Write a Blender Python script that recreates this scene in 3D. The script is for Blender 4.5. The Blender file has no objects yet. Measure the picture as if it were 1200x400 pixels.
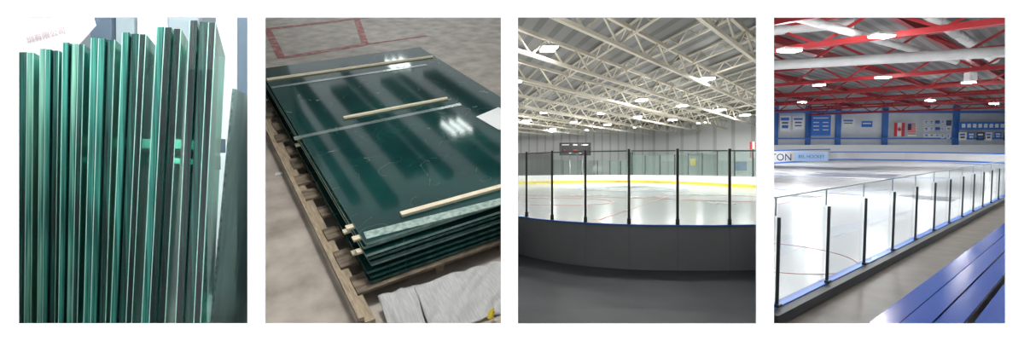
import bpy, bmesh, math, random
from mathutils import Vector, Matrix, noise
random.seed(4)
C = bpy.context.scene.collection
S = bpy.context.scene
S.view_settings.view_transform = 'Standard'
CZ = 2.43
F = 600.0
ORD = ['first','second','third','fourth','fifth','sixth','seventh','eighth','ninth','tenth','eleventh','twelfth','thirteenth','fourteenth','fifteenth','sixteenth','seventeenth','eighteenth','nineteenth','twentieth','twenty-first','twenty-second','twenty-third','twenty-fourth']
V = Vector
# ------------------------------------------------------------------ materials
def mat(name, col, rough=.5, metal=0, col2=None, scale=5, stretch=(1,1,1), bump=0, spec=.5, emit=0, detail=4, lo=.35, hi=.65, coat=0, scratch=None):
    m = bpy.data.materials.new(name); m.use_nodes = True
    nt = m.node_tree; b = nt.nodes['Principled BSDF']
    b.inputs['Base Color'].default_value = (*col, 1)
    b.inputs['Roughness'].default_value = rough
    b.inputs['Metallic'].default_value = metal
    b.inputs['Specular IOR Level'].default_value = spec
    b.inputs['Coat Weight'].default_value = coat
    if emit:
        b.inputs['Emission Color'].default_value = (*col, 1); b.inputs['Emission Strength'].default_value = emit
    if col2 is not None or bump:
        tc = nt.nodes.new('ShaderNodeTexCoord'); mp = nt.nodes.new('ShaderNodeMapping')
        mp.inputs['Scale'].default_value = stretch
        n = nt.nodes.new('ShaderNodeTexNoise'); n.inputs['Scale'].default_value = scale; n.inputs['Detail'].default_value = detail
        nt.links.new(tc.outputs['Object'], mp.inputs['Vector']); nt.links.new(mp.outputs['Vector'], n.inputs['Vector'])
        if col2 is not None:
            r = nt.nodes.new('ShaderNodeValToRGB')
            r.color_ramp.elements[0].position = lo; r.color_ramp.elements[0].color = (*col, 1)
            r.color_ramp.elements[1].position = hi; r.color_ramp.elements[1].color = (*col2, 1)
            nt.links.new(n.outputs['Fac'], r.inputs['Fac']); last=r.outputs['Color']
            if scratch:
                n3=nt.nodes.new('ShaderNodeTexNoise'); n3.inputs['Scale'].default_value=2.6; n3.inputs['Detail'].default_value=1; n3.inputs['Distortion'].default_value=1.2
                cp=nt.nodes.new('ShaderNodeMath'); cp.operation='COMPARE'; cp.inputs[1].default_value=.5; cp.inputs[2].default_value=.0022
                n4=nt.nodes.new('ShaderNodeTexNoise'); n4.inputs['Scale'].default_value=5
                gt=nt.nodes.new('ShaderNodeMath'); gt.operation='GREATER_THAN'; gt.inputs[1].default_value=.5
                mu=nt.nodes.new('ShaderNodeMath'); mu.operation='MULTIPLY'
                mx=nt.nodes.new('ShaderNodeMix'); mx.data_type='RGBA'; mx.inputs[7].default_value=(*scratch,1)
                nt.links.new(tc.outputs['Object'],n3.inputs['Vector']); nt.links.new(tc.outputs['Object'],n4.inputs['Vector'])
                nt.links.new(n3.outputs['Fac'],cp.inputs[0]); nt.links.new(n4.outputs['Fac'],gt.inputs[0])
                nt.links.new(cp.outputs[0],mu.inputs[0]); nt.links.new(gt.outputs[0],mu.inputs[1])
                nt.links.new(mu.outputs[0],mx.inputs[0]); nt.links.new(last,mx.inputs[6]); last=mx.outputs[2]
            nt.links.new(last, b.inputs['Base Color'])
        if bump:
            bp = nt.nodes.new('ShaderNodeBump'); bp.inputs['Strength'].default_value = bump
            nt.links.new(n.outputs['Fac'], bp.inputs['Height']); nt.links.new(bp.outputs['Normal'], b.inputs['Normal'])
    return m
def ribbed(name, col, col2, axis, period, rough=.6, duty=.5):
    m = mat(name, col, rough); nt = m.node_tree; b = nt.nodes['Principled BSDF']
    tc = nt.nodes.new('ShaderNodeTexCoord'); dp = nt.nodes.new('ShaderNodeVectorMath'); dp.operation = 'DOT_PRODUCT'
    dp.inputs[1].default_value = axis
    mu = nt.nodes.new('ShaderNodeMath'); mu.operation = 'MULTIPLY'; mu.inputs[1].default_value = 1/period
    fr = nt.nodes.new('ShaderNodeMath'); fr.operation = 'FRACT'
    gt = nt.nodes.new('ShaderNodeMath'); gt.operation = 'GREATER_THAN'; gt.inputs[1].default_value = duty
    mx = nt.nodes.new('ShaderNodeMix'); mx.data_type = 'RGBA'
    mx.inputs[6].default_value = (*col, 1); mx.inputs[7].default_value = (*col2, 1)
    nt.links.new(tc.outputs['Object'], dp.inputs[0]); nt.links.new(dp.outputs['Value'], mu.inputs[0])
    nt.links.new(mu.outputs[0], fr.inputs[0]); nt.links.new(fr.outputs[0], gt.inputs[0])
    nt.links.new(gt.outputs[0], mx.inputs[0]); nt.links.new(mx.outputs[2], b.inputs['Base Color'])
    return m
def sheer(name, tint, gloss=.08, diff=0, dcol=(.1,.4,.35), rough=.03, diffmax=None, dcol2=None, transl=0, stretch=(6,9,1.3)):
    m = bpy.data.materials.new(name); m.use_nodes = True; nt = m.node_tree
    nt.nodes.remove(nt.nodes['Principled BSDF']); out = nt.nodes['Material Output']
    t = nt.nodes.new('ShaderNodeBsdfTransparent'); t.inputs[0].default_value = (*tint, 1)
    g = nt.nodes.new('ShaderNodeBsdfGlossy'); g.inputs['Roughness'].default_value = rough
    lw = nt.nodes.new('ShaderNodeFresnel'); lw.inputs[0].default_value = 1.45
    ad = nt.nodes.new('ShaderNodeMath'); ad.operation = 'MULTIPLY'; ad.inputs[1].default_value = gloss*12
    ad.use_clamp = True
    nt.links.new(lw.outputs[0], ad.inputs[0])
    d = nt.nodes.new('ShaderNodeBsdfDiffuse'); d.inputs[0].default_value = (*dcol, 1)
    dsh = d
    if transl:
        tr = nt.nodes.new('ShaderNodeBsdfTranslucent'); tr.inputs[0].default_value = (*dcol, 1)
        mt = nt.nodes.new('ShaderNodeMixShader'); mt.inputs[0].default_value = transl
        nt.links.new(d.outputs[0], mt.inputs[1]); nt.links.new(tr.outputs[0], mt.inputs[2]); dsh = mt
    m1 = nt.nodes.new('ShaderNodeMixShader'); m1.inputs[0].default_value = diff
    if diffmax is not None:
        tc = nt.nodes.new('ShaderNodeTexCoord'); n = nt.nodes.new('ShaderNodeTexNoise'); n.inputs['Scale'].default_value = 4
        mr = nt.nodes.new('ShaderNodeMapRange'); mr.inputs[1].default_value = .35; mr.inputs[2].default_value = .65
        mr.inputs[3].default_value = diff; mr.inputs[4].default_value = diffmax
        nt.links.new(tc.outputs['Object'], n.inputs['Vector']); nt.links.new(n.outputs['Fac'], mr.inputs[0]); nt.links.new(mr.outputs[0], m1.inputs[0])
        if dcol2:
            mc = nt.nodes.new('ShaderNodeMix'); mc.data_type='RGBA'; mc.inputs[6].default_value=(*dcol,1); mc.inputs[7].default_value=(*dcol2,1)
            n2 = nt.nodes.new('ShaderNodeTexNoise'); n2.inputs['Scale'].default_value = 1.0
            mp = nt.nodes.new('ShaderNodeMapping'); mp.inputs['Scale'].default_value=stretch
            r2 = nt.nodes.new('ShaderNodeMapRange'); r2.inputs[1].default_value=.4; r2.inputs[2].default_value=.62
            nt.links.new(tc.outputs['Object'], mp.inputs[0]); nt.links.new(mp.outputs[0], n2.inputs['Vector'])
            nt.links.new(n2.outputs['Fac'], r2.inputs[0]); nt.links.new(r2.outputs[0], mc.inputs[0]); nt.links.new(mc.outputs[2], d.inputs[0])
            if transl: nt.links.new(mc.outputs[2], tr.inputs[0])
    nt.links.new(t.outputs[0], m1.inputs[1]); nt.links.new(dsh.outputs[0], m1.inputs[2])
    m2 = nt.nodes.new('ShaderNodeMixShader'); nt.links.new(ad.outputs[0], m2.inputs[0])
    nt.links.new(m1.outputs[0], m2.inputs[1]); nt.links.new(g.outputs[0], m2.inputs[2])
    nt.links.new(m2.outputs[0], out.inputs[0])
    return m
# ------------------------------------------------------------------ rooms
class Room:
    def __init__(s, rot=None, clip=None):
        s.r = rot or Matrix.Identity(3); s.i = s.r.inverted(); s.clip=clip; s.objs=[]
        s.M = Matrix.Translation((0,0,CZ)) @ s.r.to_4x4()
    def ray(s, px, py): return s.i @ V(((px-600)/F, 1, (200-py)/F))
    def onz(s, px, py, z): d = s.ray(px,py); return d*(z/d.z)
    def onY(s, px, py, Y): d = s.ray(px,py); return d*(Y/d.y)
BASE = {}
class MB:
    def __init__(s): s.v=[]; s.f=[]; s.m=[]
    def add(s, vs, fs, mi=0):
        n=len(s.v); s.v += [V(a) for a in vs]; s.f += [tuple(n+i for i in f) for f in fs]; s.m += [mi]*len(fs); return s
    def box(s, c, size, ax=None, mi=0):
        c=V(c); ax = ax or (V((1,0,0)),V((0,1,0)),V((0,0,1)))
        h=[ax[i]*(size[i]/2) for i in range(3)]
        vs=[c+h[0]*a+h[1]*b+h[2]*d for a in(-1,1) for b in(-1,1) for d in(-1,1)]
        return s.add(vs,[(0,1,3,2),(4,6,7,5),(0,4,5,1),(2,3,7,6),(0,2,6,4),(1,5,7,3)],mi)
    def beam(s, p0, p1, w, h, up=V((0,0,1)), mi=0):
        p0=V(p0);p1=V(p1);d=(p1-p0);L=d.length;d.normalize()
        sd=d.cross(up)
        if sd.length<1e-4: sd=d.cross(V((1,0,0)))
        sd.normalize(); u=sd.cross(d)
        return s.box((p0+p1)/2,(L,w,h),(d,sd,u),mi)
    def tube(s, p0, p1, r, n=12, mi=0):
        p0=V(p0);p1=V(p1);d=(p1-p0).normalized(); a=d.orthogonal().normalized(); b=d.cross(a)
        vs=[]
        for p in (p0,p1):
            for k in range(n):
                t=2*math.pi*k/n; vs.append(p+a*(r*math.cos(t))+b*(r*math.sin(t)))
        fs=[(k,(k+1)%n,n+(k+1)%n,n+k) for k in range(n)]+[tuple(range(n))[::-1],tuple(range(n,2*n))]
        return s.add(vs,fs,mi)
    def poly(s, pts, mi=0): return s.add(pts,[tuple(range(len(pts)))],mi)
    def prism(s, pts, vec, mi=0):
        n=len(pts); vec=V(vec); pts=[V(p) for p in pts]
        return s.add(pts+[p+vec for p in pts],[tuple(range(n))[::-1],tuple(range(n,2*n))]+[(k,(k+1)%n,n+(k+1)%n,n+k) for k in range(n)],mi)
    def build(s, name, mats, room=None, parent=None, label=None, cat=None, group=None, kind=None, smooth=False, bevel=0):
        if not isinstance(mats,(list,tuple)): mats=[mats]
        if parent is not None: base=BASE[parent.name]
        else:
            xs=[sum(v[i] for v in s.v)/len(s.v) for i in range(2)]; base=V((xs[0],xs[1],min(v.z for v in s.v)))
        me=bpy.data.meshes.new(name); me.from_pydata([tuple(v-base) for v in s.v],[],s.f)
        for m in mats: me.materials.append(m)
        me.polygons.foreach_set('material_index', s.m)
        if smooth: me.polygons.foreach_set('use_smooth',[True]*len(me.polygons))
        me.update()
        o=bpy.data.objects.new(name,me); C.objects.link(o)
        if parent is not None: o.parent=parent
        else: o.matrix_world = room.M @ Matrix.Translation(base)
        BASE[o.name]=base
        room.objs.append(o)
        if bevel:
            b=o.modifiers.new('bevel','BEVEL'); b.width=bevel; b.segments=2
        if label: o['label']=label
        if cat: o['category']=cat
        if group: o['group']=group
        if kind: o['kind']=kind
        return o
def thing(name, room, base, label, cat, group=None):
    o=bpy.data.objects.new(name,None); C.objects.link(o); o.empty_display_size=.1
    o.matrix_world = room.M @ Matrix.Translation(V(base)); BASE[o.name]=V(base)
    o['label']=label; o['category']=cat
    if group: o['group']=group
    return o
def text_mesh(txt, origin, xd, yd, size, m, parent, name='lettering', align='CENTER'):
    cu=bpy.data.curves.new('t','FONT'); cu.body=txt; cu.size=size; cu.align_x=align; cu.align_y='CENTER'
    t=bpy.data.objects.new('t',cu); C.objects.link(t)
    dg=bpy.context.evaluated_depsgraph_get(); me=bpy.data.meshes.new_from_object(t.evaluated_get(dg))
    bpy.data.objects.remove(t)
    xd=V(xd).normalized(); yd=V(yd).normalized(); off=V(origin)-BASE[parent.name]
    for v in me.vertices: v.co = off+xd*v.co.x+yd*v.co.y
    me.materials.clear(); me.materials.append(m)
    o=bpy.data.objects.new(name,me); C.objects.link(o); o.parent=parent; BASE[o.name]=BASE[parent.name]
    return o
def lamp(room, p, target, size, power, col=(1,1,1), name='fill_lamp'):  # each call adds an unseen fill light, no real fitting
    l=bpy.data.lights.new(name,'AREA'); l.shape='DISK'; l.size=size; l.energy=power; l.color=col
    o=bpy.data.objects.new(name,l); C.objects.link(o)
    P=room.M @ V(p); Q=room.M @ V(target); o.location=P
    o.rotation_euler=(Q-P).to_track_quat('-Z','Y').to_euler()
Z=V((0,0,1))
R0=Room()
R1=Room(clip=(6,300))
# ------------------------------------------------------------------ front wall with four openings, dividers
white=mat('white_glow_paint',(.95,.95,.95),.6,emit=.35)  # glow in the paint brightens the wall, which is no lamp
wplain=mat('divider_paint',(.62,.63,.63),.8)
mb=MB(); T=.004
xs=[-600,20,290,310,587,607,887,907,1180,1800]; X=[(x-600)/F for x in xs]
top=(200-20)/F; bot=(200-380)/F; ZB=-CZ; ZT=1.6
def slab(x0,x1,z0,z1): mb.box(((x0+x1)/2,1+T/2,(z0+z1)/2),(x1-x0,T,z1-z0))
slab(X[0],X[-1],top,ZT); slab(X[0],X[-1],ZB,bot)
for k in (0,2,4,6,8): slab(X[k],X[k+1],bot,top)
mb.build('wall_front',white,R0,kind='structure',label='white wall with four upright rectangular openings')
def divider(px,Yend,z0,z1,nm,m=wplain,lab=''):
    k=(px-600)/F; a=V((k*1.006,1.006,0)); b=V((k*Yend,Yend,0))
    q=MB(); d=(b-a).normalized(); n=V((-d.y,d.x,0))*.006
    q.prism([V((a+n).xy.to_3d())+Z*z0,V((b+n).xy.to_3d())+Z*z0,V((b-n).xy.to_3d())+Z*z0,V((a-n).xy.to_3d())+Z*z0],Z*(z1-z0))
    q.build(nm,m,R0,kind='structure',label=lab)
divider(6,7,-3,2.5,'wall_left',lab='plain grey outer wall beside the upright glass sheets')
divider(300,12,-5,5,'wall_divider',lab='plain grey wall between the upright sheets and the pallet')
divider(597,128,-4.5,13,'wall_divider',lab='plain grey wall between the pallet floor and the grey rink hall')
divider(897,190,-12,25,'wall_divider',lab='plain grey wall between the two rink halls')
divider(1191,190,-12,25,'wall_right',lab='plain grey outer wall of the red beamed rink hall')
# ================================================================== ROOM 1 : upright glass sheets
ST=(26,26,.55)
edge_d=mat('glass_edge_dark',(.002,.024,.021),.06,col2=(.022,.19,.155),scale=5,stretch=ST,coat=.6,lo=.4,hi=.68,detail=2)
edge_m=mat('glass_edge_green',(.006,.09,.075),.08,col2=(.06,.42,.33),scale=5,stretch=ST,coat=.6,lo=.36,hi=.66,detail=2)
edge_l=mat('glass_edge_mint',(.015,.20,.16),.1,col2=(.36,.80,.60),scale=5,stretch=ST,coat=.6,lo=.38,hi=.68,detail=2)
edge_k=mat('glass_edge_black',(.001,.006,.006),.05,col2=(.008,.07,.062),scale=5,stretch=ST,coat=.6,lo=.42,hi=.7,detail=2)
arris=mat('glass_edge_highlight',(.46,.80,.70),.15)  # pale strips paint a highlight line along each glass edge
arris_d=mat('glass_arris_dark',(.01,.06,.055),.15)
face_d=sheer('sheet_face_dark',(.2,.5,.42),.05,.6,(.006,.07,.055),diffmax=.85,dcol2=(.03,.24,.19))  # vertical colour streaks paint reflections into the sheet faces
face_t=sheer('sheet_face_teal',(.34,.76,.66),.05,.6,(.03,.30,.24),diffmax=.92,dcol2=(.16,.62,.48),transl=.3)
face_m=sheer('sheet_face_mint',(.45,.86,.70),.05,.6,(.10,.50,.38),diffmax=.95,dcol2=(.50,.95,.70),transl=.35)  # mint streaks paint in light coming through from behind
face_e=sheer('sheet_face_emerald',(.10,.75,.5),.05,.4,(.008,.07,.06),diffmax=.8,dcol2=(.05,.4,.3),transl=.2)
topm=mat('glass_top',(.25,.42,.40),.15,col2=(.75,.85,.83),scale=60,coat=.4)
packs=[(12,41,60,8,38),(45,69,57,42,64),(73,100,50,68,92),(105,135,44,96,124),(143,173,38,129,156),(182,213,31,164,194),(222,255,24,205,237)]
yy=[1.60,1.55,1.48,1.42,1.37,1.31,1.26]
VP1=300
w=V(((VP1-600)/F,1,0)).normalized()
HB=-.72
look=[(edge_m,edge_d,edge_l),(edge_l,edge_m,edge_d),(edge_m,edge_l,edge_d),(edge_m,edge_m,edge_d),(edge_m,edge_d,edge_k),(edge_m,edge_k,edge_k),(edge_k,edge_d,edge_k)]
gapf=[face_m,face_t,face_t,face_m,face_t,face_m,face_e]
for i,(a,b,yt,c,d) in enumerate(packs):
    Y=yy[i]; zt=(200-yt)/F*Y; zb=HB
    ns=3
    for j in range(ns):
        f0=j/ns; f1=(j+.86)/ns
        def pt(px,z): return V(((px-600)/F*Y,Y+.004*((j+i)%2),z))
        def corner(f,z):
            xt=pt(a+(b-a)*f,zt); xb=pt(c+(d-c)*f,-180/F*Y)
            t=(zt-z)/(zt-xb.z); return V((xt.x+(xb.x-xt.x)*t, xt.y, z))
        dz=-.0025*((j*7+i*3)%3)
        f0t,f1t=corner(f0,zt+dz),corner(f1,zt+dz); f0b,f1b=corner(f0,zb),corner(f1,zb)
        L=w*.42
        e=.13
        def lp(p,r,t): return p+(r-p)*t
        root=thing('glass_sheet',R1,(f0b+f1b)/2,
            'upright green glass, %s sheet of the %s pack from the left'%(ORD[j],ORD[i]),'glass sheet','glass sheets standing on edge')
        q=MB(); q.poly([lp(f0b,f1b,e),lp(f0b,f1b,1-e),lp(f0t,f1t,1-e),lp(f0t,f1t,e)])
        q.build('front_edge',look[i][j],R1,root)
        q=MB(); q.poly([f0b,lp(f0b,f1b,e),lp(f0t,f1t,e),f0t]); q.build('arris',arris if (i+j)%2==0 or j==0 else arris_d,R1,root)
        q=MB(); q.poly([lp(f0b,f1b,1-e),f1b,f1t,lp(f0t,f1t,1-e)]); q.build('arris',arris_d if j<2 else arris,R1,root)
        q=MB(); q.poly([f0b,f0t,f0t+L,f0b+L]); q.poly([f1b,f1b+L,f1t+L,f1t])
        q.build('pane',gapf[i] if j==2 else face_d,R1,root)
        q=MB(); q.poly([f0t,f1t,f1t+L,f0t+L]); q.build('top_edge',topm,R1,root)
grn=sheer('dusty_glass',(.75,.88,.85),.03,.5,(.36,.48,.46),diffmax=.8,dcol2=(.56,.68,.66))
grne=mat('dusty_glass_edge',(.20,.34,.32),.25,col2=(.5,.62,.6),scale=60)
Yh=1.5
t0=V(((272-600)/F*Yh,Yh,(200-104)/F*Yh)); t1=t0+V((.008,0,0)); b0=V(((236-600)/F*Yh,Yh,HB)); b1=b0+V((.008,0,0)); L=V((-.24,1,0)).normalized()*.45
rt=thing('glass_sheet',R1,(b0+b1)/2,'dusty grey-green glass sheet leaning at the right of the packs','glass sheet')
q=MB(); q.poly([b0,b1,t1,t0]); q.build('front_edge',grne,R1,rt)
q=MB(); q.add([b0,b1,t1,t0,b0+L,b1+L,t1+L,t0+L],[(1,5,6,2),(4,0,3,7),(5,4,7,6),(3,2,6,7),(0,4,5,1)]); q.build('pane',grn,R1,rt)
wood=mat('pine',(.62,.47,.28),.7,col2=(.42,.29,.15),scale=6,stretch=(1,8,8),bump=.2)
for k,yo in enumerate((1.35,1.9)):
    q=MB(); q.beam((-2.1,yo,HB-.05),(-.60,yo,HB-.05),.1,.1); q.build('support_beam',wood,R1,label='%s pine beam under the upright glass sheets'%('front','rear')[k],cat='beam')
q=MB(); conc1=mat('workshop_floor',(.28,.30,.31),.8,col2=(.40,.42,.43),scale=4)
q.poly([(-.99,1.02,HB-.1),(-.5,1.02,HB-.1),(-3.0,6,HB-.1),(-5.9,6,HB-.1)]); q.build('floor',conc1,R1,kind='structure',label='grey workshop floor')
q=MB(); bw=mat('workshop_wall',(.14,.20,.25),.8,col2=(.58,.64,.67),scale=1.3,detail=1,lo=.3,hi=.7)
q.poly([(-5.95,6,-3),(-2.95,6,-3),(-2.95,6,3),(-5.95,6,3)]); q.build('wall_back',bw,R1,kind='structure',label='pale grey workshop wall behind the sheets')
steel_l=mat('pale_steel',(.60,.65,.67),.4); steel_d=mat('navy_steel',(.10,.14,.19),.4); steel_g=mat('grey_steel',(.30,.36,.40),.4)
for k,(px,wd,m,la) in enumerate([(268,.14,steel_l,'pale steel rack upright nearest the packs'),(287,.07,steel_d,'dark navy steel rack upright at the right'),(218,.20,steel_g,'grey rack upright behind the tallest packs'),(182,.20,steel_l,'pale steel upright behind the sixth pack'),(122,.14,steel_d,'dark upright beside the white paper'),(150,.12,steel_g,'grey steel upright behind the fifth pack')]):
    q=MB(); Y=3.4; x=(px-600)/F*Y; q.beam((x,Y,HB-.1),(x,Y,1.5),wd,.06,V((0,1,0)))
    q.build('rack_upright',m,R1,label=la,cat='upright',bevel=.006)
for k,(py,m) in enumerate([(75,steel_g),(125,steel_d),(235,steel_l)]):
    q=MB(); Y=3.6; z=(200-py)/F*Y; q.beam(((100-600)/F*Y,Y,z),((295-600)/F*Y,Y,z+.05),.06,.1)
    q.build('rack_rail',m,R1,label='horizontal steel rack rail, %s from the top behind the sheets'%ORD[k],cat='rail',bevel=.006)
tubem=mat('glint_glow',(.25,1,.7),.5,emit=7)  # added tubes, their green glow stands in for a glint on the glass
for k,(py,pa,pb_) in enumerate([(168,150,256),(188,190,250)]):
    Y=2.6; a=R1.onY(pa,py,Y); b=R1.onY(pb_,py+3,Y)
    rt=thing('glint_tube',R1,a,'%s added glowing green tube making the glint in the tallest sheets'%('upper','lower')[k],'lamp')
    q=MB(); q.tube(a,b,.024 if k==0 else .014,12); q.build('tube',tubem,R1,rt)
    for p in (a,b): q=MB(); q.box(p,(.04,.06,.07)); q.build('end_cap',steel_d,R1,rt)
paper=mat('paper',(.72,.70,.72),.8); ink=mat('grey_ink',(.50,.36,.40),.7)
Yp=2.4
pp=[R1.onY(x,y,Yp) for x,y in ((2,8),(106,8),(112,30),(70,78),(2,84))]
pr=thing('shipping_paper',R1,pp[4],'white printed paper hanging above the leftmost glass packs','paper')
q=MB(); q.prism(pp,(0,.004,0)); q.build('sheet',paper,R1,pr)
xd=V((1,0,.28)); yd=V((-.28,0,1))
text_mesh('圳有限公司',R1.onY(54,42,Yp-.004),xd,yd,.038,ink,pr)
lamp(R1,(-.75,1.1,1.25),(-1.0,1.5,0),.5,24)  # added fill light on the sheet edges, out of view
lamp(R1,(-2.6,2.9,2.2),(-3.6,6,0),.8,35,(.95,1,1))  # added light to brighten the workshop back wall
lamp(R1,(-1.75,2.3,1.7),(-1.1,1.5,-.2),.6,20)  # another added fill, from above and behind the sheets
# ================================================================== ROOM 2 : pallet of glass
dA=V((-433,600,345)); dB=V((1126,600,307))
yb=dA.normalized(); xb=(dB-yb*dB.dot(yb)).normalized(); zb_=xb.cross(yb)
R2=Room(Matrix((xb,yb,zb_)).transposed(),clip=(300,597))
O=R2.ray(428,283)*3.2; ZT2=O.z
HT=.33; ZP=ZT2-HT; ZF=ZP-.15
conc=mat('concrete',(.33,.285,.245),.55,col2=(.55,.50,.445),scale=4.0,bump=.2,detail=14,lo=.3,hi=.64)
redp=mat('red_floor_paint',(.36,.11,.10),.6,col2=(.48,.32,.28),scale=8,lo=.45,hi=.7)
q=MB(); q.poly([R2.onz(*p,ZF) for p in ((299,398),(598,398),(598,4),(299,4))])
def fl(a,b,wd): 
    p=R2.onz(*a,ZF+.003); r=R2.onz(*b,ZF+.003); q.beam(p,r,wd,.002,mi=1)
fl((313,34),(418,22),.14); fl((418,22),(428,52),.12); fl((428,52),(330,68),.14); fl((330,68),(313,34),.12); fl((418,22),(560,8),.06); fl((428,52),(500,42),.07)
q.build('floor',[conc,redp],R2,kind='structure',label='worn concrete floor with faded red painted rectangle')
def loc(px,py,z): return R2.onz(px,py,z)
A2=loc(303,79,ZT2); Cc=loc(722,194,ZT2); 
x0,y0=O.x,O.y; y1=(A2.y+loc(492,54,ZT2).y)/2
x1=min(Cc.x,loc(492,54,ZT2).x)
gtop=mat('stack_top_glass',(.003,.030,.030),.085,col2=(.008,.055,.050),scale=1.5,spec=.24,detail=8,scratch=(.10,.17,.165))
gedge=mat('stack_edge',(.015,.06,.055),.25,col2=(.05,.16,.14),scale=20,stretch=(1,1,5))
gedge2=mat('stack_edge_pale',(.14,.27,.24),.3,col2=(.32,.47,.42),scale=14)
N=9; th=.020; gp=(HT-N*th)/N
for k in range(N):
    z=ZP+.0+k*(th+gp); ox=random.uniform(-.022,.022) if k<N-1 else 0; oy=random.uniform(-.022,.022) if k<N-1 else 0
    c=.006
    def outline(zz,ins=0):
        return [V((x0+c+ox,y0+oy+ins,zz)),V((x1+ox-ins,y0+oy+ins,zz)),V((x1+ox-ins,y1+oy-ins,zz)),V((x0+ox+ins,y1+oy-ins,zz)),V((x0+ox+ins,y0+oy+c,zz))]
    lab='dark green glass sheet on top of the pallet stack' if k==N-1 else ('dark green glass sheet resting directly on the pallet boards' if k==0 else 'dark green glass sheet in the pallet stack, %s from the top'%ORD[N-1-k])
    root=thing('glass_sheet',R2,(x0,y0,z),lab,'glass sheet','glass sheets stacked flat on the pallet')
    o1=outline(z); o2=outline(z+th)
    s=MB(); n=5; s.add(o1+o2,[(i,(i+1)%n,n+(i+1)%n,n+i) for i in range(n)]); s.build('edge',gedge2 if k in (3,6,N-2,N-1) else gedge,R2,root)
    s=MB(); s.poly(o2); s.poly(o1[::-1]); s.build('pane',gtop,R2,root)
bw2=mat('pale_wood',(.80,.73,.56),.7,col2=(.68,.59,.42),scale=10,stretch=(1,6,6))
ZS=ZT2-gp
def stick(a,b,z,wd,h,lab,name='wood_strip',m=bw2):
    p=loc(*a,z); r=loc(*b,z); s=MB(); s.beam(p+Z*h/2,r+Z*h/2,wd,h); s.build(name,m,R2,label=lab,cat='strip')
stick((313,94),(507,67),ZS+.001,.035,.018,'long pale wood strip across the far end of the stack')
stick((403,139),(524,116),ZS+.001,.035,.018,'short pale wood strip lying near the middle of the top sheet')
stick((470,253),(596,218),ZS+.001,.045,.02,'pale wood strip near the front edge of the top sheet')
film=sheer('plastic_film',(.75,.9,.85),.04,.3,(.22,.32,.29),rough=.2)
foam=mat('foam_strip',(.17,.27,.24),.5,col2=(.42,.52,.47),scale=30)
stick((318,103),(500,76),ZS+.001,.06,.003,'thin translucent film strip beside the far wood strip','film_strip',film)
stick((345,162),(540,122),ZS+.0005,.06,.0004,'thin translucent film strip under the middle wood strip','film_strip',film)
stick((428,277),(598,234),ZS+.001,.08,.006,'speckled foam strip along the front edge of the glass','foam_strip',foam)
blk=[(338,165,1,'upper block at the left side, nearest the far end'),(344,172,3,'lower block at the left side, nearest the far end'),(399,271,1,'upper block of the middle pair on the left side'),(394,276,4,'lower block of the middle pair on the left side'),(420,280,1,'upper block at the front left corner'),(424,295,3,'middle block at the front left corner'),(408,300,6,'lowest block near the front left corner')]
for px,py,kk,la in blk:
    z=ZT2-kk*(th+gp)-gp; p=loc(px,py,z)
    s=MB(); yyv=max(p.y,y0+.07); s.box((x0-.006,yyv,z+gp/2),(.085,.045,gp*.9)); s.build('spacer_block',bw2,R2,label='small pale wood spacer, '+la,cat='spacer',group='wood spacers between the stacked sheets')
s=MB(); s.prism([loc(558,137,ZS+.003),loc(584,126,ZS+.003),loc(598,131,ZS+.003),loc(598,154,ZS+.003),loc(584,152,ZS+.003)],(0,0,.002))
s.build('paper_sheet',mat('bright_paper',(.80,.82,.82),.8),R2,label='white paper sheet lying on the right of the top glass',cat='paper')
pr=thing('pallet',R2,(x0,y0,ZF),'long weathered wooden pallet under the stacked glass','pallet')
xl=loc(425,380,ZP-.02).x; yend=y1+.05; yst=y0-.30
pw=mat('pallet_wood',(.11,.085,.065),.8,col2=(.28,.225,.16),scale=5,stretch=(1.5,6,6),bump=.3)
pws=mat('stringer_wood',(.48,.39,.27),.8,col2=(.30,.24,.17),scale=9,stretch=(6,1,6),bump=.5)
for xx in (xl+.05,x0+.5,(x0+x1)/2,x1-.1):
    s=MB(); a_=yst if xx<x0 else y0+.02; s.beam((xx,a_,ZF+.06),(xx,yend,ZF+.06),.06,.118); s.build('stringer',pws,R2,pr)
yv=y0+.04; random.seed(11)
while yv<yend:
    bwid=random.uniform(.14,.24); jx=random.uniform(-.01,.05)
    s=MB(); s.beam((xl+.03+jx,yv,ZP-.019-random.uniform(0,.004)),(x1,yv+random.uniform(-.03,.03),ZP-.019),bwid,.020); s.build('deck_board',pw,R2,pr)
    yv+=random.uniform(.26,.36)
s=MB(); s.beam((xl+.0,yst,ZP+.006),(xl+.0,yend,ZP+.006),.034,.024); s.build('edge_board',pws,R2,pr)
pf=mat('packing_foam',(.44,.44,.44),.6,col2=(.56,.56,.56),scale=26,stretch=(5,.5,1),bump=.3)
def sheetgrid(corners,name,lab,nx=26,ny=14,amp=.03,seed=0,m=pf):
    s=MB(); a,b,c_,d_=[V(p) for p in corners]; vs=[]
    for j in range(ny+1):
        for i in range(nx+1):
            u=i/nx; v=j/ny
            p=(a*(1-u)+b*u)*(1-v)+(d_*(1-u)+c_*u)*v
            p=p+Z*(amp*(noise.noise(V((u*4+seed,v*1.8,seed)))+.45*noise.noise(V((u*9+v*4,v*4+seed,1)))+.12*noise.noise(V((u*26,v*14,seed)))+.42))
            vs.append(p)
    fs=[(j*(nx+1)+i,j*(nx+1)+i+1,(j+1)*(nx+1)+i+1,(j+1)*(nx+1)+i) for j in range(ny) for i in range(nx)]
    s.add(vs,fs); o=s.build(name,m,R2,label=lab,cat='packing foam',smooth=True)
    md=o.modifiers.new('solid','SOLIDIFY'); md.thickness=.004
sheetgrid([loc(443,348,ZP-.03),loc(486,336,ZP-.03),loc(502,392,ZF+.02),loc(458,392,ZF+.02)],'packing_foam','narrow grey flap of packing foam below the front left corner',20,16,.018,3)
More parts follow.
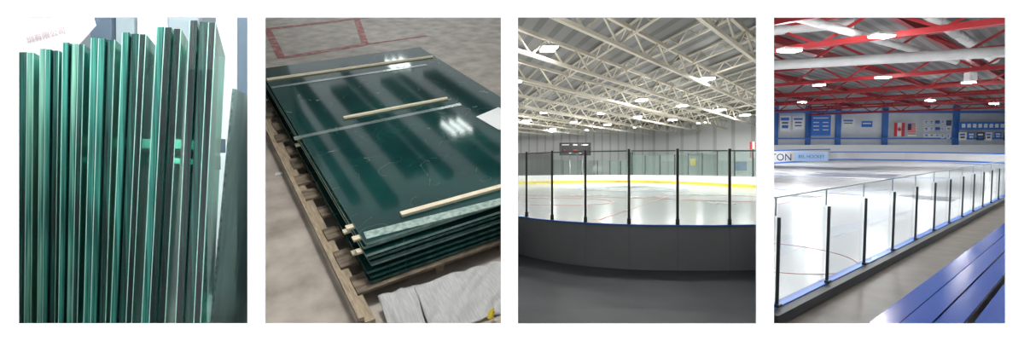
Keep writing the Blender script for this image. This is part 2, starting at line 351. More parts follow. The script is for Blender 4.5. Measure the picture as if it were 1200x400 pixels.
sheetgrid([loc(485,337,ZP-.03),loc(598,303,ZP-.03),loc(598,364,ZF+.01),loc(508,398,ZF+.01)],'packing_foam','wide crumpled white packing foam below the front edge',60,28,.034,8)
yel=mat('yellow_plastic',(.75,.55,.03),.4)
s=MB(); p=loc(574,374,ZF+.05); s.tube(p,p+V((.03,.02,.04)),.018,14); s.tube(p+V((.03,.02,.04)),p+V((.036,.024,.05)),.010,14); s.build('plastic_cap',yel,R2,label='small yellow plastic cap by the packing foam',cat='cap')
s=MB(); p=loc(322,207,ZF+.002); s.prism([p,p+V((.07,.01,0)),p+V((.08,.05,0)),p+V((.02,.06,0))],(0,0,.006)); s.build('paper_scrap',paper,R2,label='small white scrap on the floor left of the pallet',cat='scrap')
lampm=mat('lamp_white',(.92,1,.97),.5,emit=16)
lhouse=mat('lamp_housing',(.5,.5,.5),.5)
for (px,py,la) in ((535,148,'near'),(466,74,'far')):
    P=loc(px,py,ZS); d=P.normalized(); r=V((d.x,d.y,-d.z)); Q=P+r*3.4
    root=thing('ceiling_light',R2,Q,'bright workshop ceiling light mirrored at the %s part of the glass'%la,'ceiling light','workshop ceiling lights')
    for k in (-1,0,1):
        s=MB(); s.box(Q+V((k*.14,0,0)),(.04,.50,.02)); s.build('tube',lampm,R2,root)
    s=MB(); s.box(Q+Z*.05,(.40,.60,.05)); s.build('housing',lhouse,R2,root)
rbm=mat('dark_beam',(.05,.055,.06),.7)
Pm=loc(440,130,ZS); dm=Pm.normalized(); Qm=Pm+V((dm.x,dm.y,-dm.z))*3.9
wds=[.30,.12,.22,.34,.14,.26,.12,.3]
for k in range(8):
    s=MB(); xx=Qm.x+(k-3.5)*.48+(.08 if k%2 else -.05); s.beam((xx,Qm.y-2.2-.3*(k%3),Qm.z+.1),(xx,Qm.y+2.6-.9*(k%2),Qm.z+.1),wds[k],.12)
    s.build('roof_beam',rbm,R2,label='dark workshop roof beam above the pallet, %s from the left'%ORD[k],cat='beam',group='workshop roof beams')
lw_=R2.i @ V((-.75,1.6,2.9)); lamp(R2,lw_,R2.onz(440,200,ZF),1.0,190,(1,.98,.95))  # added fill light brightening the stack and concrete floor
# ================================================================== ROOM 3 : grey rink hall
R3=Room(clip=(597,897)); E=2.43
def p3(px,Y,z): return V(((px-600)/F*Y,Y,z))
rub=mat('rubber_floor',(.042,.044,.052),.6,col2=(.058,.06,.068),scale=1.2)
s=MB(); s.poly([p3(596,1.05,-E),p3(898,1.05,-E),p3(898,127,-E),p3(596,127,-E)]); s.build('floor',rub,R3,kind='structure',label='dark grey rubber floor in front of the near boards')
near=[(596,15.4),(617,14.5),(647,13.65),(686,13.0),(737,12.55),(794,12.4),(855,12.4),(898,12.5)]
far=[(596,216),(640,215),(700,214.2),(740,214),(790,215.2),(840,218),(898,221)]
ICE=-E+.03
ice=mat('ice',(.88,.89,.87),.14,col2=(.82,.84,.83),scale=.15,spec=.35)
redl=mat('ice_red',(.66,.26,.26),.3); bluel=mat('ice_blue',(.30,.42,.64),.3); gryl=mat('ice_grey_logo',(.40,.42,.44),.3)
s=MB(); npts=[p3(a,b+.05,ICE) for a,b in near]; fpts=[R3.onz(a,b,ICE) for a,b in far]
s.poly(npts+fpts[::-1])
def mark(s,R,z,pts,wd,mi,closed=False):
    P=[R.onz(a,b,z) for a,b in pts]
    if closed: P.append(P[0])
    for a,b in zip(P,P[1:]): s.beam(a,b,wd,.02,mi=mi)
zz=ICE+.012
mark(s,R3,zz,[(598,228),(896,237)],.26,1)
mark(s,R3,zz,[(690,262),(800,224)],.08,1)
for (cx,cy,rx,m_) in ((650,236,4.5,1),(840,232,5,1),(740,222,7,2)):
    c0=R3.onz(cx,cy,zz); pts=[c0+V((rx*math.cos(t*math.pi/16),rx*math.sin(t*math.pi/16),0)) for t in range(33)]
    for a,b in zip(pts,pts[1:]): s.beam(a,b,.13,.02,mi=m_)
for (cx,cy,w_,h_) in ((700,222,3.6,3.0),(728,219,7,8),(748,219,4,8),(770,222,4,4),(800,228,3,3),(842,238,1.2,2.0),(690,229,3,1.5),(755,231,2.4,1.5)):
    c0=R3.onz(cx,cy,zz)
    for k in range(5): s.box(c0+V((w_*(k-2)*.25,h_*.3*((k%2)-.5),0)),(w_*.17,h_,.02),mi=3)
s.build('floor',[ice,redl,bluel,gryl],R3,kind='structure',label='white ice sheet with faint red and grey markings')
bgrey=mat('board_grey',(.17,.175,.18),.55,col2=(.19,.195,.20),scale=.8); bblue=mat('cap_blue',(.03,.14,.5),.4); black=mat('black_metal',(.02,.021,.024),.4)
seam=mat('seam_grey',(.12,.123,.128),.5)
BT=-E+1.1
bd=thing('dasher_board',R3,p3(750,12.5,-E),'dark grey curved dasher boards with blue top rail, nearest the viewer','rink boards')
def catmull(P,n=5):
    out=[]
    for i in range(len(P)-1):
        a=P[max(0,i-1)];b=P[i];c_=P[i+1];d_=P[min(len(P)-1,i+2)]
        for k in range(n):
            t=k/n; out.append(.5*((2*b)+(c_-a)*t+(2*a-5*b+4*c_-d_)*t*t+(3*b-a-3*c_+d_)*t**3))
    out.append(P[-1]); return out
NP=[p3(a,b,0) for a,b in near]; SM=catmull(NP,5)
def ribbon(Pl,off,z0,z1,th_):
    m=MB(); nn=len(Pl); vs=[]
    for i,p in enumerate(Pl):
        d=(Pl[min(nn-1,i+1)]-Pl[max(0,i-1)]).normalized(); nr=V((d.y,-d.x,0))
        if nr.y>0: nr=-nr
        f=p+nr*(off+th_/2); bk=p+nr*(off-th_/2)
        vs+=[V((f.x,f.y,z0)),V((f.x,f.y,z1)),V((bk.x,bk.y,z1)),V((bk.x,bk.y,z0))]
    fs=[]
    for i in range(nn-1):
        for j in range(4): fs.append((i*4+j,i*4+(j+1)%4,(i+1)*4+(j+1)%4,(i+1)*4+j))
    fs+=[(0,1,2,3),tuple((nn-1)*4+j for j in (3,2,1,0))]
    return m.add(vs,fs)
for i in range(len(near)-1):
    ribbon(SM[i*5:i*5+6],0,-E+.01,BT-.02,.08).build('board_panel',bgrey,R3,bd)
    ribbon(SM[i*5:i*5+6],0,BT-.018,BT+.016,.15).build('cap_rail',bblue,R3,bd)
for i in range(1,len(near)-1):
    m0=NP[i]; s=MB(); s.beam(V((m0.x,m0.y-.043,-E+.03)),V((m0.x,m0.y-.043,BT-.03)),.008,.008,V((0,1,0))); s.build('seam_strip',seam,R3,bd)
gl=sheer('rink_glass',(.95,.97,.965),.03,.02,(.6,.7,.68))
glf=sheer('far_glass',(.80,.86,.84),.02,.14,(.45,.54,.52))
glc=sheer('far_glass_clear',(.90,.93,.92),.01,.03,(.45,.55,.53))
GT=BT+1.8
pxs=near[1:-1]
pe=mat('pane_edge',(.10,.14,.135),.3)
for k,(a,b) in enumerate(pxs):
    s=thing('glass_post',R3,p3(a,b,BT),'slim black post holding rink glass on the grey near boards, %s from the left'%ORD[k],'post','posts on the near grey boards')
    t=MB(); t.box(p3(a,b,(BT+GT)/2+.035),(.056,.06,GT-BT+.05)); t.build('upright',black,R3,s,bevel=.008)
    t=MB(); t.box(p3(a,b-.06,BT+.09),(.085,.03,.14)); t.build('foot_bracket',black,R3,s)
for k,((a,b),(c_,d_)) in enumerate(zip(near,near[1:])):
    P,Q=p3(a,b,0),p3(c_,d_,0); d=(Q-P).normalized()*.05; P=P+d; Q=Q-d
    root=thing('glass_barrier',R3,P+Z*BT,'clear glass section above the grey near boards, %s from the left'%ORD[k],'rink glass','glass on the near grey boards')
    t=MB(); t.beam(P+Z*((BT+GT)/2+.02),Q+Z*((BT+GT)/2+.02),.015,GT-BT-.02); t.build('pane',gl,R3,root)
    t=MB(); t.beam(P+Z*(GT+.01),Q+Z*(GT+.01),.03,.03); t.build('top_edge',pe,R3,root)
wb=mat('white_boards',(.85,.86,.86),.4); yk=mat('yellow_kick',(.88,.70,.05),.4)
fb=thing('dasher_board',R3,fpts[3],'white far dasher boards with yellow kick plate','rink boards')
FS=catmull(fpts,3)
for i in range(len(far)-1):
    seg=FS[i*3:i*3+4]
    ribbon(seg,0,ICE,ICE+1.5,.1).build('board_panel',wb,R3,fb)
    ribbon(seg,.12,ICE,ICE+.42,.06).build('kick_plate',yk,R3,fb)
for k in range(len(FS)-1):
    a,b=FS[k],FS[k+1]; topz=3.0 if k>=9 else 2.0
    ribbon([a,b],0,ICE+1.55,topz,.05).build('glass_barrier',glc if k<7 else glf,R3,label='tall greenish glass section above the white far boards',cat='rink glass',group='glass above the far white boards')
    t=MB(); t.box(a+V((0,-.18,(1.55+topz-ICE)/2)),(.12,.1,topz-ICE-1.55))
    t.build('glass_post',black,R3,label='thin dark post above the white far boards',cat='post',group='posts above the far white boards')
CE=10.9
wallm=ribbed('ribbed_white_wall',(.68,.69,.68),(.50,.51,.50),(1,0,0),2.0,.6,.8)
s=MB(); s.poly([p3(596,126,-E),p3(760,126,-E),p3(760,126,CE),p3(596,126,CE)]); s.build('wall_back',wallm,R3,kind='structure',label='white ribbed end wall of the grey rink hall')
s=MB(); s.poly([p3(760,126,-E),p3(898,96,-E),p3(898,96,CE),p3(760,126,CE)]); s.build('wall_right',wallm,R3,kind='structure',label='white ribbed side wall of the grey rink hall')
deck3=ribbed('grey_roof_deck',(.19,.19,.187),(.11,.11,.108),(1,.167,0),1.6,.6,.6)
s=MB(); s.poly([p3(596,1.1,CE),p3(596,127,CE),p3(898,127,CE),p3(898,1.1,CE)]); s.build('ceiling',deck3,R3,kind='structure',label='grey corrugated steel roof deck')
brown=mat('brown_door',(.018,.012,.010),.6); brown2=mat('brown_frame',(.075,.045,.035),.5)
dr=thing('door_1',R3,p3(625,122,-E),'dark brown double door in the far wall','door'); dr['kind']='structure'
for k in range(4):
    t=MB(); t.box(p3(612+k*9.5,121.5,.95),(1.6,.2,5.4)); t.build('panel',brown,R3,dr)
t=MB(); t.box(p3(626,122,.8),(8.8,.4,6.5)); t.build('frame',brown2,R3,dr)
sc=thing('scoreboard',R3,p3(674,118,3.4),'black electronic scoreboard on the far white wall','scoreboard')
t=MB(); t.box(p3(674,118,4.95),(7.2,.5,2.9)); t.build('cabinet',mat('score_black',(.012,.012,.014),.4),R3,sc)
wl=mat('white_letter',(.7,.7,.7),.5); rl=mat('red_digit',(.35,.04,.03),.5)
for k,(u,z,w_,m_) in enumerate([(-2.2,5.9,1.6,wl),(0,5.9,1.0,wl),(2.2,5.9,1.6,wl),(-2.4,4.7,.6,rl),(0,4.7,.9,rl),(2.4,4.7,.6,rl),(-1.2,4.0,.5,wl),(1.2,4.0,.5,wl)]):
    t=MB(); t.box(p3(674,117.6,z)+V((u,0,0)),(w_,.1,.22)); t.build('display',m_,R3,sc)
for u in (-1.2,1.6):
    t=MB(); t.box(p3(674,119,.5)+V((u,0,0)),(.3,.3,6)); t.build('support_post',lhouse,R3,sc)
t=MB(); gc=mat('green_column',(.06,.12,.09),.5); t.box(p3(739.5,112,1.0),(.9,.5,6)); t.build('column',gc,R3,label='dark green column behind the far boards at the hall corner',cat='column')
fl_=thing('hanging_banner',R3,p3(883,82,1.4),'red and white banner hanging at the right of the grey hall','banner')
t=MB(); t.box(p3(883,82,3.3),(1.2,.05,2.6)); t.build('cloth',mat('banner_red',(.6,.03,.04),.7),R3,fl_)
t=MB(); t.box(p3(883,81.9,3.3),(.4,.05,2.6)); t.build('white_band',wb,R3,fl_)
for (px,py,Y,w_,h_,m_,la) in [(812,190,100,1.0,1.4,yk,'small yellow notice behind the far glass'),(868,195,94,2.2,1.6,bblue,'blue notice behind the far glass on the right'),(700,198,121,2.2,1.2,wl,'white notice behind the far boards left of the green column')]:
    t=MB(); t.box(R3.onY(px,py,Y),(w_,.1,h_)); t.build('notice',m_,R3,label=la,cat='notice')
cream=mat('cream_steel',(.64,.59,.49),.5)
def truss(R,P,Q,depth,ch,mat_,name,label,group,seg,webs=True,cat='roof truss',webw=.5):
    root=thing(name,R,(P+Q)/2-Z*depth,label,cat,group)
    t=MB(); t.beam(P,Q,ch,ch); t.build('top_chord',mat_,R,root)
    t=MB(); t.beam(P-Z*depth,Q-Z*depth,ch,ch); t.build('bottom_chord',mat_,R,root)
    n=max(2,int((Q-P).length/seg)); 
    one=MB()
    for k in range(n):
        a=P.lerp(Q,k/n); m_=P.lerp(Q,(k+.5)/n)-Z*depth; b=P.lerp(Q,(k+1)/n)
        if webs:
            for u,v in ((a,m_),(m_,b)):
                t=MB(); t.beam(u,v,ch*webw,ch*webw); t.build('web_member',mat_,R,root)
        else:
            one.beam(a,m_,ch*webw,ch*webw); one.beam(m_,b,ch*webw,ch*webw)
    if not webs: one.build('web_lattice',mat_,R,root)
    return root
LX,RX=.0,.488
n=0
c=-11.0
while c>-90:
    ya=max(24,-c/(.755-LX)); yb_=min(122,-c/(.755-RX))
    if yb_-ya>4:
        P=V((c+.755*ya,ya,CE-.8)); Q=V((c+.755*yb_,yb_,CE-.8))
        truss(R3,P,Q,1.6,.27,cream,'roof_truss','deep cream lattice roof truss sloping down to the right, %s from the viewer'%ORD[n],'cream roof trusses',4.5); n+=1
    c-=8.0
n=0; c=15.0
while c<78:
    ya=max(24,c/(.167+RX)); yb_=min(124,c/(.167+LX))
    if yb_-ya>4:
        P=V((c-.167*ya,ya,CE-.15)); Q=V((c-.167*yb_,yb_,CE-.15))
        truss(R3,P,Q,.85,.14,cream,'roof_joist','thin cream open web joist running away under the deck, %s from the left'%ORD[n],'cream roof joists',2.8,webs=False,cat='roof joist'); n+=1
    c+=4.8
l3=mat('hall_lamp',(1,1,.98),.5,emit=220)
def fixture(R,X_,Y_,z,sx,sy,ax,label,group,m_):
    root=thing('ceiling_light',R,(X_,Y_,z),label,'ceiling light',group)
    t=MB(); t.box((X_,Y_,z),(sx,sy,.08),ax); t.build('diffuser',m_,R,root)
    t=MB(); t.box((X_,Y_,z+.15),(sx*1.12,sy*1.06,.2),ax); t.build('housing',lhouse,R,root)
dd=V((-.167,1,0)).normalized(); ax3=(V((dd.y,-dd.x,0)),dd,Z)
rows=[(8.9,[22.3,37.3,50.5]),(18.0,[78,92,105]),(27.1,[49.6,64.5,79,95,110]),(35.0,[70,85,99,113]),(43.0,[75,89.5,104.5]),(51.0,[82,95])]  # nearest of the first row is unseen, added to brighten near boards
for ri,(cc,ys) in enumerate(rows):
    for kk,Y in enumerate(ys):
        fixture(R3,cc-.167*Y,Y,8.85,1.0,1.4,ax3,'bright rectangular hall light in the %s row from the left, %s from the viewer'%(ORD[ri],ORD[kk]),'lights of the grey rink hall',l3)
lamp(R3,(1.4,5.5,3.5),(3.6,12.5,-1.5),1.5,100)  # added fill light for the near boards and rubber floor
# ================================================================== ROOM 4 : red beam rink
th4=math.atan(32/600)
R4=Room(Matrix.Rotation(th4,3,'X'),clip=(897,1191))
W4=-3.55; RZ=-3.30; GZ=-1.5; I4=-4.4
def ybase(px): return 168+.485*(1305-px)
A4=V((1.175,1,0)).normalized(); B4=V((-.89,1,0)).normalized()
ice4=mat('ice_pale',(.88,.90,.92),.2,col2=(.84,.87,.90),scale=.12,spec=.07)
far4=[(897,193),(930,190.5),(972,188),(1000,187.8),(1060,188.5),(1120,190),(1191,192.5)]
fp4=[R4.onz(a,b,I4) for a,b in far4]
n0=R4.onz(897,ybase(897),RZ); n1=R4.onz(1191,ybase(1191),RZ)
s=MB(); a0=V((n0.x,n0.y,I4)); a1=V((n1.x,n1.y,I4))
s.poly([a0,a1]+fp4[::-1])
zz=I4+.012
gry4=mat('ice_dark_logo',(.16,.18,.22),.3); pink=mat('ice_pink',(.68,.38,.38),.3); blu4=mat('ice_blue_line',(.10,.22,.55),.3); lgry=mat('ice_pale_logo',(.50,.53,.58),.3)
def circ(cx,cy,r,wd,mi):
    c0=R4.onz(cx,cy,zz); pts=[c0+V((r*math.cos(t*math.pi/20),r*math.sin(t*math.pi/20),0)) for t in range(41)]
    for a,b in zip(pts,pts[1:]): s.beam(a,b,wd,.02,mi=mi)
circ(905,300,2.8,.06,2)
mark(s,R4,zz,[(899,221),(1010,229)],.28,3)
mark(s,R4,zz,[(899,206),(1120,209)],.8,3)
mark(s,R4,zz,[(899,242),(1000,222)],.10,2)
circ(985,203,9,.35,4)
for (cx,cy,w_,h_,m_) in ((945,197,9,18,1),(985,200,14,14,4),(1005,205,9,10,1),(950,209,7,7,4),(1088,231,2.0,3.2,1),(1094,234,1.2,2.2,1),(1010,222,3.4,3,4),(940,230,1.8,2,1),(925,213,4,4,4),(1040,197,12,8,4)):
    c0=R4.onz(cx,cy,zz)
    for k in range(5): s.box(c0+A4*(w_*(k-2)*.25)+B4*(h_*.15*((k%2)-.5)),(w_*.17,h_,.02),(A4,B4,Z),mi=m_)
for cx in (1122,1130,1154,1162):
    c0=R4.onz(cx,191.5+ (cx-1122)*.03,zz); s.prism([c0+V((-1.8,-7,0)),c0+V((1.8,-7,0)),c0+V((0,8,0))],(0,0,.02),mi=3)
s.build('floor',[ice4,gry4,pink,blu4,lgry],R4,kind='structure',label='glossy white ice sheet with blue lines and grey logos')
walk=mat('walkway_floor',(.10,.08,.063),.45,col2=(.15,.12,.095),scale=1.5)
s=MB(); s.poly([V((n0.x,n0.y,W4)),R4.onz(897,398,W4),R4.onz(1191,398,W4),V((n1.x,n1.y,W4))]); s.build('floor',walk,R4,kind='structure',label='brown walkway between near glass and blue benches')
D=(n1-n0).normalized(); N4=V((D.y,-D.x,0))
cu4=mat('curb_grey',(.08,.085,.09),.5); rail4=mat('rail_blue',(.03,.20,.80),.4)
cb=thing('dasher_board',R4,V((n0.x,n0.y,W4)),'low grey curb with blue top rail under the near glass','rink boards')
t=MB(); t.beam(n0+N4*.12+Z*((W4-RZ)/2),n1+N4*.12+Z*((W4-RZ)/2),.24,abs(W4-RZ)-.04); t.build('curb',cu4,R4,cb)
t=MB(); t.beam(n0-Z*.02-N4*.06,n1-Z*.02-N4*.06,.20,.05); t.build('cap_rail',rail4,R4,cb)
t=MB(); t.beam(n0-N4*.06+Z*((I4-RZ)/2),n1-N4*.06+Z*((I4-RZ)/2),.06,abs(I4-RZ)-.05); t.build('inner_board',wb,R4,cb)
pst=mat('dark_green_post',(.05,.06,.06),.4)
pts=[]
for k in range(19):
    px=1305-1/(0.002525+.00044*k); 
    if px>1188: break
    pts.append(R4.onz(px,ybase(px),RZ))
gl4=sheer('rink_glass_blue',(.93,.955,.962),.012,.03,(.62,.70,.74))
pe4=mat('pane_edge_pale',(.42,.52,.54),.3)
GH=2.22
for k,P in enumerate(pts):
    root=thing('glass_post',R4,P,'dark post on the blue railed curb of the red beamed hall, %s from the left'%ORD[k],'post','posts along the blue rail')
    t=MB(); t.box(P+Z*.93+N4*.02,(.062,.06,1.78),(D,N4,Z)); t.build('upright',pst,R4,root,bevel=.012)
    t=MB(); t.box(P+Z*.04+N4*.04,(.15,.10,.06),(D,N4,Z)); t.build('base_plate',pst,R4,root)
allp=[n0]+pts+[n1]
for k,(P,Q) in enumerate(zip(allp,allp[1:])):
    if (Q-P).length<.3: continue
    o_=N4*-.035
    root=thing('glass_barrier',R4,P,'clear glass section above the blue rail, %s from the left'%ORD[k],'rink glass','glass along the blue rail')
    t=MB(); t.beam(P+D*.03+Z*(GH/2+.01)+o_,Q-D*.03+Z*(GH/2+.01)+o_,.015,GH-.03); t.build('pane',gl4,R4,root)
    t=MB(); t.beam(P+D*.02+Z*GH+o_,Q-D*.02+Z*GH+o_,.025,.028); t.build('top_edge',pe4,R4,root)
    t=MB(); t.beam(Q-D*.035+Z*1.85+o_,Q-D*.035+Z*(GH-.02)+o_,.022,.02); t.build('side_edge',pe4,R4,root)
fb=thing('dasher_board',R4,fp4[3],'white far boards with blue trim in the red beamed hall','rink boards')
F4=catmull(fp4,3)
for i in range(len(far4)-1):
    seg=F4[i*3:i*3+4]; h=2.7 if i<2 else 2.0
    ribbon(seg,0,I4,I4+h,.15).build('board_panel',wb,R4,fb)
    ribbon(seg,.12,I4,I4+.3,.06).build('kick_plate',rail4,R4,fb)
    ribbon(seg,0,I4+h+.01,I4+h+.25,.22).build('cap_rail',rail4,R4,fb)
navy=mat('navy_letter',(.02,.04,.20),.5); pbl=mat('pale_blue_panel',(.34,.50,.75),.5)
q0=R4.onY(915.5,184.8,fp4[0].y-1.5); text_mesh('TON',q0,(1,.0,0),Z,2.0,navy,fb)
t=MB(); q0=R4.onY(951,183.8,fp4[1].y-3.5); t.box(q0,(7.4,.08,2.0)); t.build('sign_panel',pbl,R4,fb)
q0=R4.onY(951,183.8,fp4[1].y-4); text_mesh('BEL HOCKEY',q0,(1,.0,0),Z,1.0,navy,fb)
YW=165
w4=mat('hall_white_wall',(.80,.83,.85),.7,col2=(.74,.77,.80),scale=.3)
s=MB(); s.poly([R4.onY(897,215,YW),R4.onY(1191,215,YW),R4.onY(1191,90,YW),R4.onY(897,90,YW)]); s.build('wall_back',w4,R4,kind='structure',label='white end wall of the red beamed hall')
bcol=mat('column_blue',(.06,.19,.55),.5)
def wallbox(x0_,y0_,x1_,y1_,Y,m_,name,label,cat,group=None,parent=None,th_=.2):
    a=R4.onY(x0_,y0_,Y); b=R4.onY(x1_,y1_,Y); t=MB(); t.box((a+b)/2,(abs(b.x-a.x),th_,abs(a.z-b.z)))
    return t.build(name,m_,R4,parent,label=label,cat=cat,group=group)
for k,(px,la) in enumerate([(909,'at the left edge'),(947,'left of the blue scoreboard'),(982,'right of the blue scoreboard'),(1037,'left of the flags'),(1120,'beside the pennant rows')]):
    wallbox(px-1.7,124,px+1.7,186,YW-.6,bcol,'wall_column','blue wall column '+la,'column','blue wall columns',th_=.6)
wallbox(899,130,1189,132.6,YW-1.4,bcol,'wall_beam','upper blue beam across the white end wall','beam',th_=.4)
wallbox(899,161.5,1189,163.3,YW-1.4,bcol,'wall_beam','lower blue beam across the white end wall','beam',th_=.4)
wallbox(899,170,1189,182,YW-2.2,mat('low_wall',(.78,.81,.84),.6),'low_wall','pale low wall behind the far boards','low wall',th_=.4)
def banner(x0_,y0_,x1_,y1_,base,stripes,label,cat='banner',name='wall_banner',Y=YW-2.4):
    a=R4.onY(x0_,y1_,Y); root=thing(name,R4,a,label,cat)
    wallbox(x0_,y0_,x1_,y1_,Y,base,'cloth',None,None,parent=root)
    for (u0,v0,u1,v1,m_) in stripes:
        wallbox(x0_+(x1_-x0_)*u0,y0_+(y1_-y0_)*v0,x0_+(x1_-x0_)*u1,y0_+(y1_-y0_)*v1,Y-.15,m_,'marking',None,None,parent=root,th_=.05)
    return root
rb=mat('royal_blue',(.04,.18,.62),.6); rd=mat('flag_red',(.65,.05,.07),.6); wt=mat('flag_white',(.85,.85,.85),.6); dk=mat('dark_panel',(.06,.07,.1),.6)
banner(951,135,973,159,rb,[(.1,.12,.9,.16,wt),(.1,.34,.4,.38,wt),(.6,.34,.9,.38,wt),(.1,.52,.4,.56,wt),(.6,.52,.9,.56,wt),(.1,.7,.4,.74,wt),(.6,.7,.9,.74,wt)],'large blue record board with small white rows on end wall')
banner(914,136,926,154,wt,[(.1,.1,.9,.3,rb),(.2,.4,.8,.5,dk),(.2,.6,.8,.8,rb)],'white and blue banner nearest the left edge')
banner(929,137,942,152,wt,[(.1,.1,.9,.25,rb),(.2,.4,.8,.5,dk),(.2,.65,.8,.75,rb)],'white banner with dark rows left of the second column')
banner(987,139,1001,149,wt,[(.1,.15,.9,.35,rb),(.15,.5,.85,.6,dk)],'white banner right of the record board column')
banner(1010,142,1022,149,rb,[(.1,.3,.9,.5,wt)],'small blue banner left of the flag column')
fr=banner(1048,144,1060,160,wt,[(0,0,.26,1,rd),(.74,0,1,1,rd)],'red and white maple leaf flag on end wall','flag','flag')
a=R4.onY(1054,152,YW-2.7); leaf=[(0,1),(.2,.55),(.45,.65),(.35,.2),(.8,.3),(.65,.0),(.75,-.15),(.3,-.45),(.08,-.4),(.08,-.9),(-.08,-.9),(-.08,-.4),(-.3,-.45),(-.75,-.15),(-.65,0),(-.8,.3),(-.35,.2),(-.45,.65),(-.2,.55)]
t=MB(); t.prism([a+V((u*.8,0,v*.9)) for u,v in leaf],(0,-.05,0)); t.build('leaf',rd,R4,fr)
banner(1064,145,1073,160,wt,[(0,i/6.5,1,(i+.5)/6.5,rd) for i in range(6)]+[(0,0,.42,.52,mat('canton',(.03,.06,.25),.6))],'striped flag with dark blue corner on end wall','flag','flag')
random.seed(9)
for r_ in range(3):
    for c_ in range(5):
        x=1083+c_*6.6; y=141+r_*8; ww=random.uniform(3.2,5.6); hh=random.uniform(3.6,6.6)
        banner(x,y,x+ww,y+hh,random.choice([wt,wt,dk,bcol]),[(.2,.25,.8,.45,random.choice([rb,dk])),(.2,.6,.8,.75,random.choice([rb,dk]))],'small pennant in the %s row of three, %s pennant from the striped flag'%(['top','middle','bottom'][r_],ORD[c_]),'pennant','pennant')
banner(1124,143,1189,152,rb,[(.05+i*.1,.25,.11+i*.1,.75,wt) for i in range(9)],'long blue banner with white letter shapes at right')
for c_ in range(6):
    x=1124+c_*10.5; banner(x,155,x+random.uniform(6,8.8),163+random.uniform(-1,2),[wt,rb,dk][c_%3],[(.15,.2,.85,.4,[rb,wt,wt][c_%3]),(.2,.55,.8,.75,[dk,wt,rb][c_%3])],'pennant below the long blue banner, %s from its left end'%ORD[c_],'pennant','pennant')
CD=12.2
deck4=ribbed('dark_roof_deck',(.17,.17,.175),(.09,.09,.095),tuple(B4),1.4,.6,.5)
s=MB(); s.poly([V(((897-600)/F*1.5,1.5,CD)),V(((897-600)/F*168,168,CD)),V(((1191-600)/F*168,168,CD)),V(((1191-600)/F*1.5,1.5,CD))]); s.build('ceiling',deck4,R4,kind='structure',label='dark corrugated roof deck above red beams')
redst=mat('red_steel',(.34,.014,.02),.45); redd=mat('deep_red_steel',(.26,.012,.018),.5)
kL,kR=(898-600)/F,(1190-600)/F
def clipB(c,Y0=20,Y1=162):
    return max(Y0,c/(kR+.89)),min(Y1,c/(kL+.89))
n=0
k0=(1043-600)/F
for Ym in (33,43,55,69,86,104,124,146):
    c=(k0+.89)*Ym; ya,yb_=clipB(c)
    P=V((c-.89*ya,ya,CD-.9)); Q=V((c-.89*yb_,yb_,CD-.9))
    truss(R4,P,Q,2.3,.48,redst,'roof_truss','red steel lattice truss across the hall, %s from the viewer'%ORD[n],'red roof trusses',6.0,cat='roof truss',webw=.5); n+=1
n=0
for c in (-4,-20,-38,-58,-80):
    ya=max(26,-c/(1.175-kL)); yb_=min(160,-c/(1.175-kR))
    if yb_-ya<6: continue
    P=V((c+1.175*ya,ya,CD-.4)); Q=V((c+1.175*yb_,yb_,CD-.4))
    t=MB(); t.beam(P,Q,.45,.12); t.beam(P-Z*.8,Q-Z*.8,.45,.12); t.beam(P-Z*.4,Q-Z*.4,.10,.7)
    t.build('roof_girder',redd,R4,label='dark red roof girder running down to the right, %s from the left'%ORD[n],cat='girder',group='red girders'); n+=1
dw=mat('duct_white',(.70,.71,.71),.35,col2=(.58,.59,.60),scale=.5)
def duct(a,b,za,zb2,r,label):
    P=R4.onz(*a,za); Q=R4.onz(*b,zb2); t=MB(); t.tube(P,Q,r,20); root=thing('air_duct',R4,P,label,'duct')
    t.build('pipe',dw,R4,root,smooth=False)
    L=(Q-P).length; nn=max(2,int(L/4))
    for i in range(nn+1):
        c0=P.lerp(Q,i/nn); d=(Q-P).normalized(); t=MB(); t.tube(c0-d*.06,c0+d*.06,r*1.07,20); t.build('joint_ring',dw,R4,root)
duct((899,77),(1189,60),8.4,8.4,.50,'large round white duct crossing the hall below the red trusses')
duct((925,18),(1120,72),9.6,9.6,.34,'slim white duct sloping down to the right')
duct((1085,14),(1165,70),10.9,10.9,.5,'grey white duct near the top right corner')
duct((899,36),(1000,26),10.9,10.9,.5,'short grey duct at the upper left under the deck')
l4=mat('hall_lamp_b',(1,.99,.97),.5,emit=400)
axf=(V((.98,.2,0)).normalized(),V((-.2,.98,0)).normalized(),Z)
for k,(px,py,la) in enumerate([(1033,43,'bright light nearest the top centre of the red hall'),(925,60,'bright light at the upper left of the red hall'),(1035,91,'light below the large white duct'),(1135,97,'light right of centre under the red trusses'),(960,100,'light at left beyond the third truss'),(1090,118,'distant light near the middle of the far trusses'),(940,120,'distant light at the left by the end wall'),(1165,122,'distant light at the right by the end wall')]):
    zl=7.7 if k==1 else 8.5
    P=R4.onz(px,py,zl); fixture(R4,P.x,P.y,zl,1.5 if k<3 else 1.25,1.0,axf,la,'lights of the red beamed hall',l4)
for k,(px,Y) in enumerate(((1043,9),(1000,18),(1100,24),(960,27))):  # lights added out of view to brighten near ice, walkway and benches
    fixture(R4,(px-600)/F*Y,Y,8.5,.6,.5,axf,'added unseen light high above the near glass and benches, %s from the viewer'%ORD[k],'lights of the red beamed hall',l4)
t=MB(); P=R4.onz(1137,90,8.6); t.box(P,(.9,.9,1.1)); t.box(P+V((0,-.55,-.1)),(.7,.2,.8)); t.tube(P+Z*.55,P+Z*2.6,.06,8); t.build('loudspeaker',wb,R4,label='white box loudspeaker hanging between the red trusses',cat='loudspeaker')
bb=mat('bench_blue',(.0,.085,.46),.2,spec=.10); under=mat('bench_frame',(.02,.025,.04),.6)
VPx,VPy=1305,168
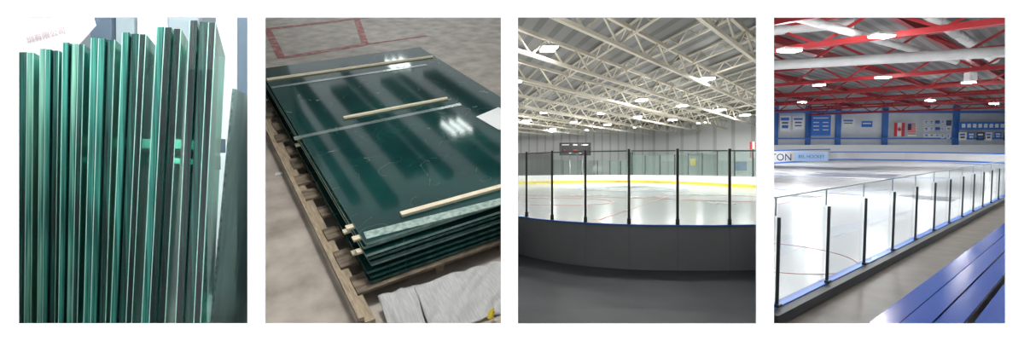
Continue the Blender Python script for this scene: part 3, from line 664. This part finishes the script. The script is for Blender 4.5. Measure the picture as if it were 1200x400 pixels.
def plank(xa,xc,z,root,name='seat_plank'):
    a=R4.onz(xa,380,z); b=R4.onz(xc,380,z)
    d=R4.ray(VPx,VPy); d.z=0; d.normalize()
    wv=(b-a); wv=wv-d*wv.dot(d); 
    def rng(p):
        return ((1191-600)/F*p.y-p.x)/(d.x-(1191-600)/F*d.y)
    t1=min(rng(a),rng(a+wv)); t0=-1.2
    t=MB(); th_=.05
    t.prism([a+d*t0-Z*th_,a+wv+d*t0-Z*th_,a+wv+d*rng(a+wv)-Z*th_,a+d*rng(a)-Z*th_],Z*th_)
    t.build(name,bb,R4,root)
    return a,wv,d,t0,t1
def bench(z,pl,label,zf=W4):
    a=R4.onz(pl[0][0],380,z); root=thing('bleacher_bench',R4,V((a.x,a.y,zf)),label,'bench','blue bleacher benches')
    for xa,xc in pl: A_=plank(xa,xc,z,root)
    a,wv,d,t0,t1=A_
    s0=t0+.4
    while s0<t1-.5:
        t=MB(); p=a+d*s0+wv*.1; t.beam(V((p.x,p.y,zf+.01)),V((p.x,p.y,z-.06)),.07,.07,V((0,1,0))); t.build('leg',under,R4,root); s0+=2.0
    return root
bench(W4+.42,[(1016,1052),(1054,1090)],'blue bench nearest the walkway with two glossy planks')
bench(W4+.46,[(1094,1128)],'narrow blue foot plank behind the first bench')
bench(W4+.80,[(1140,1185),(1187,1240)],'raised blue bench row at the bottom right corner')
# ================================================================== fit everything between its dividing walls
bpy.context.view_layer.update()
cam0=V((0,0,CZ))
for R in (R1,R2,R3,R4):
    for side,px in ((1,R.clip[1]),(-1,R.clip[0])):
        k=(px-600)/F; nrm=V((1,-k,0)).normalized()*side; co=cam0-nrm*.009
        for o in list(R.objs):
            M=o.matrix_world; dist=[(M@v.co-co).dot(nrm) for v in o.data.vertices]
            if not dist or max(dist)<=1e-5: continue
            if min(dist)>=-1e-5:
                if not o.children: R.objs.remove(o); bpy.data.objects.remove(o)
                continue
            Mi=M.inverted(); lco=Mi@co; lno=(M.to_3x3().transposed()@nrm).normalized()
            bm=bmesh.new(); bm.from_mesh(o.data)
            res=bmesh.ops.bisect_plane(bm,geom=bm.verts[:]+bm.edges[:]+bm.faces[:],plane_co=lco,plane_no=lno,clear_outer=True)
            ed=[e for e in res['geom_cut'] if isinstance(e,bmesh.types.BMEdge) and e.is_valid]
            if len(ed)>2:
                try: bmesh.ops.edgeloop_fill(bm,edges=ed)
                except Exception: pass
            bm.to_mesh(o.data); bm.free(); o.data.update()
for o in [o for o in bpy.data.objects if o.type=='EMPTY' and not o.children]: bpy.data.objects.remove(o)
# ================================================================== world, camera
wd=bpy.data.worlds.new('World'); S.world=wd; wd.use_nodes=True
bg=wd.node_tree.nodes['Background']; bg.inputs[0].default_value=(.93,.97,1,1); bg.inputs[1].default_value=.9
cam=bpy.data.cameras.new('Camera'); cam.lens=18; cam.sensor_width=36; cam.clip_start=.05; cam.clip_end=500
co=bpy.data.objects.new('Camera',cam); co.location=(0,0,CZ); co.rotation_euler=(math.pi/2,0,0); C.objects.link(co); S.camera=co
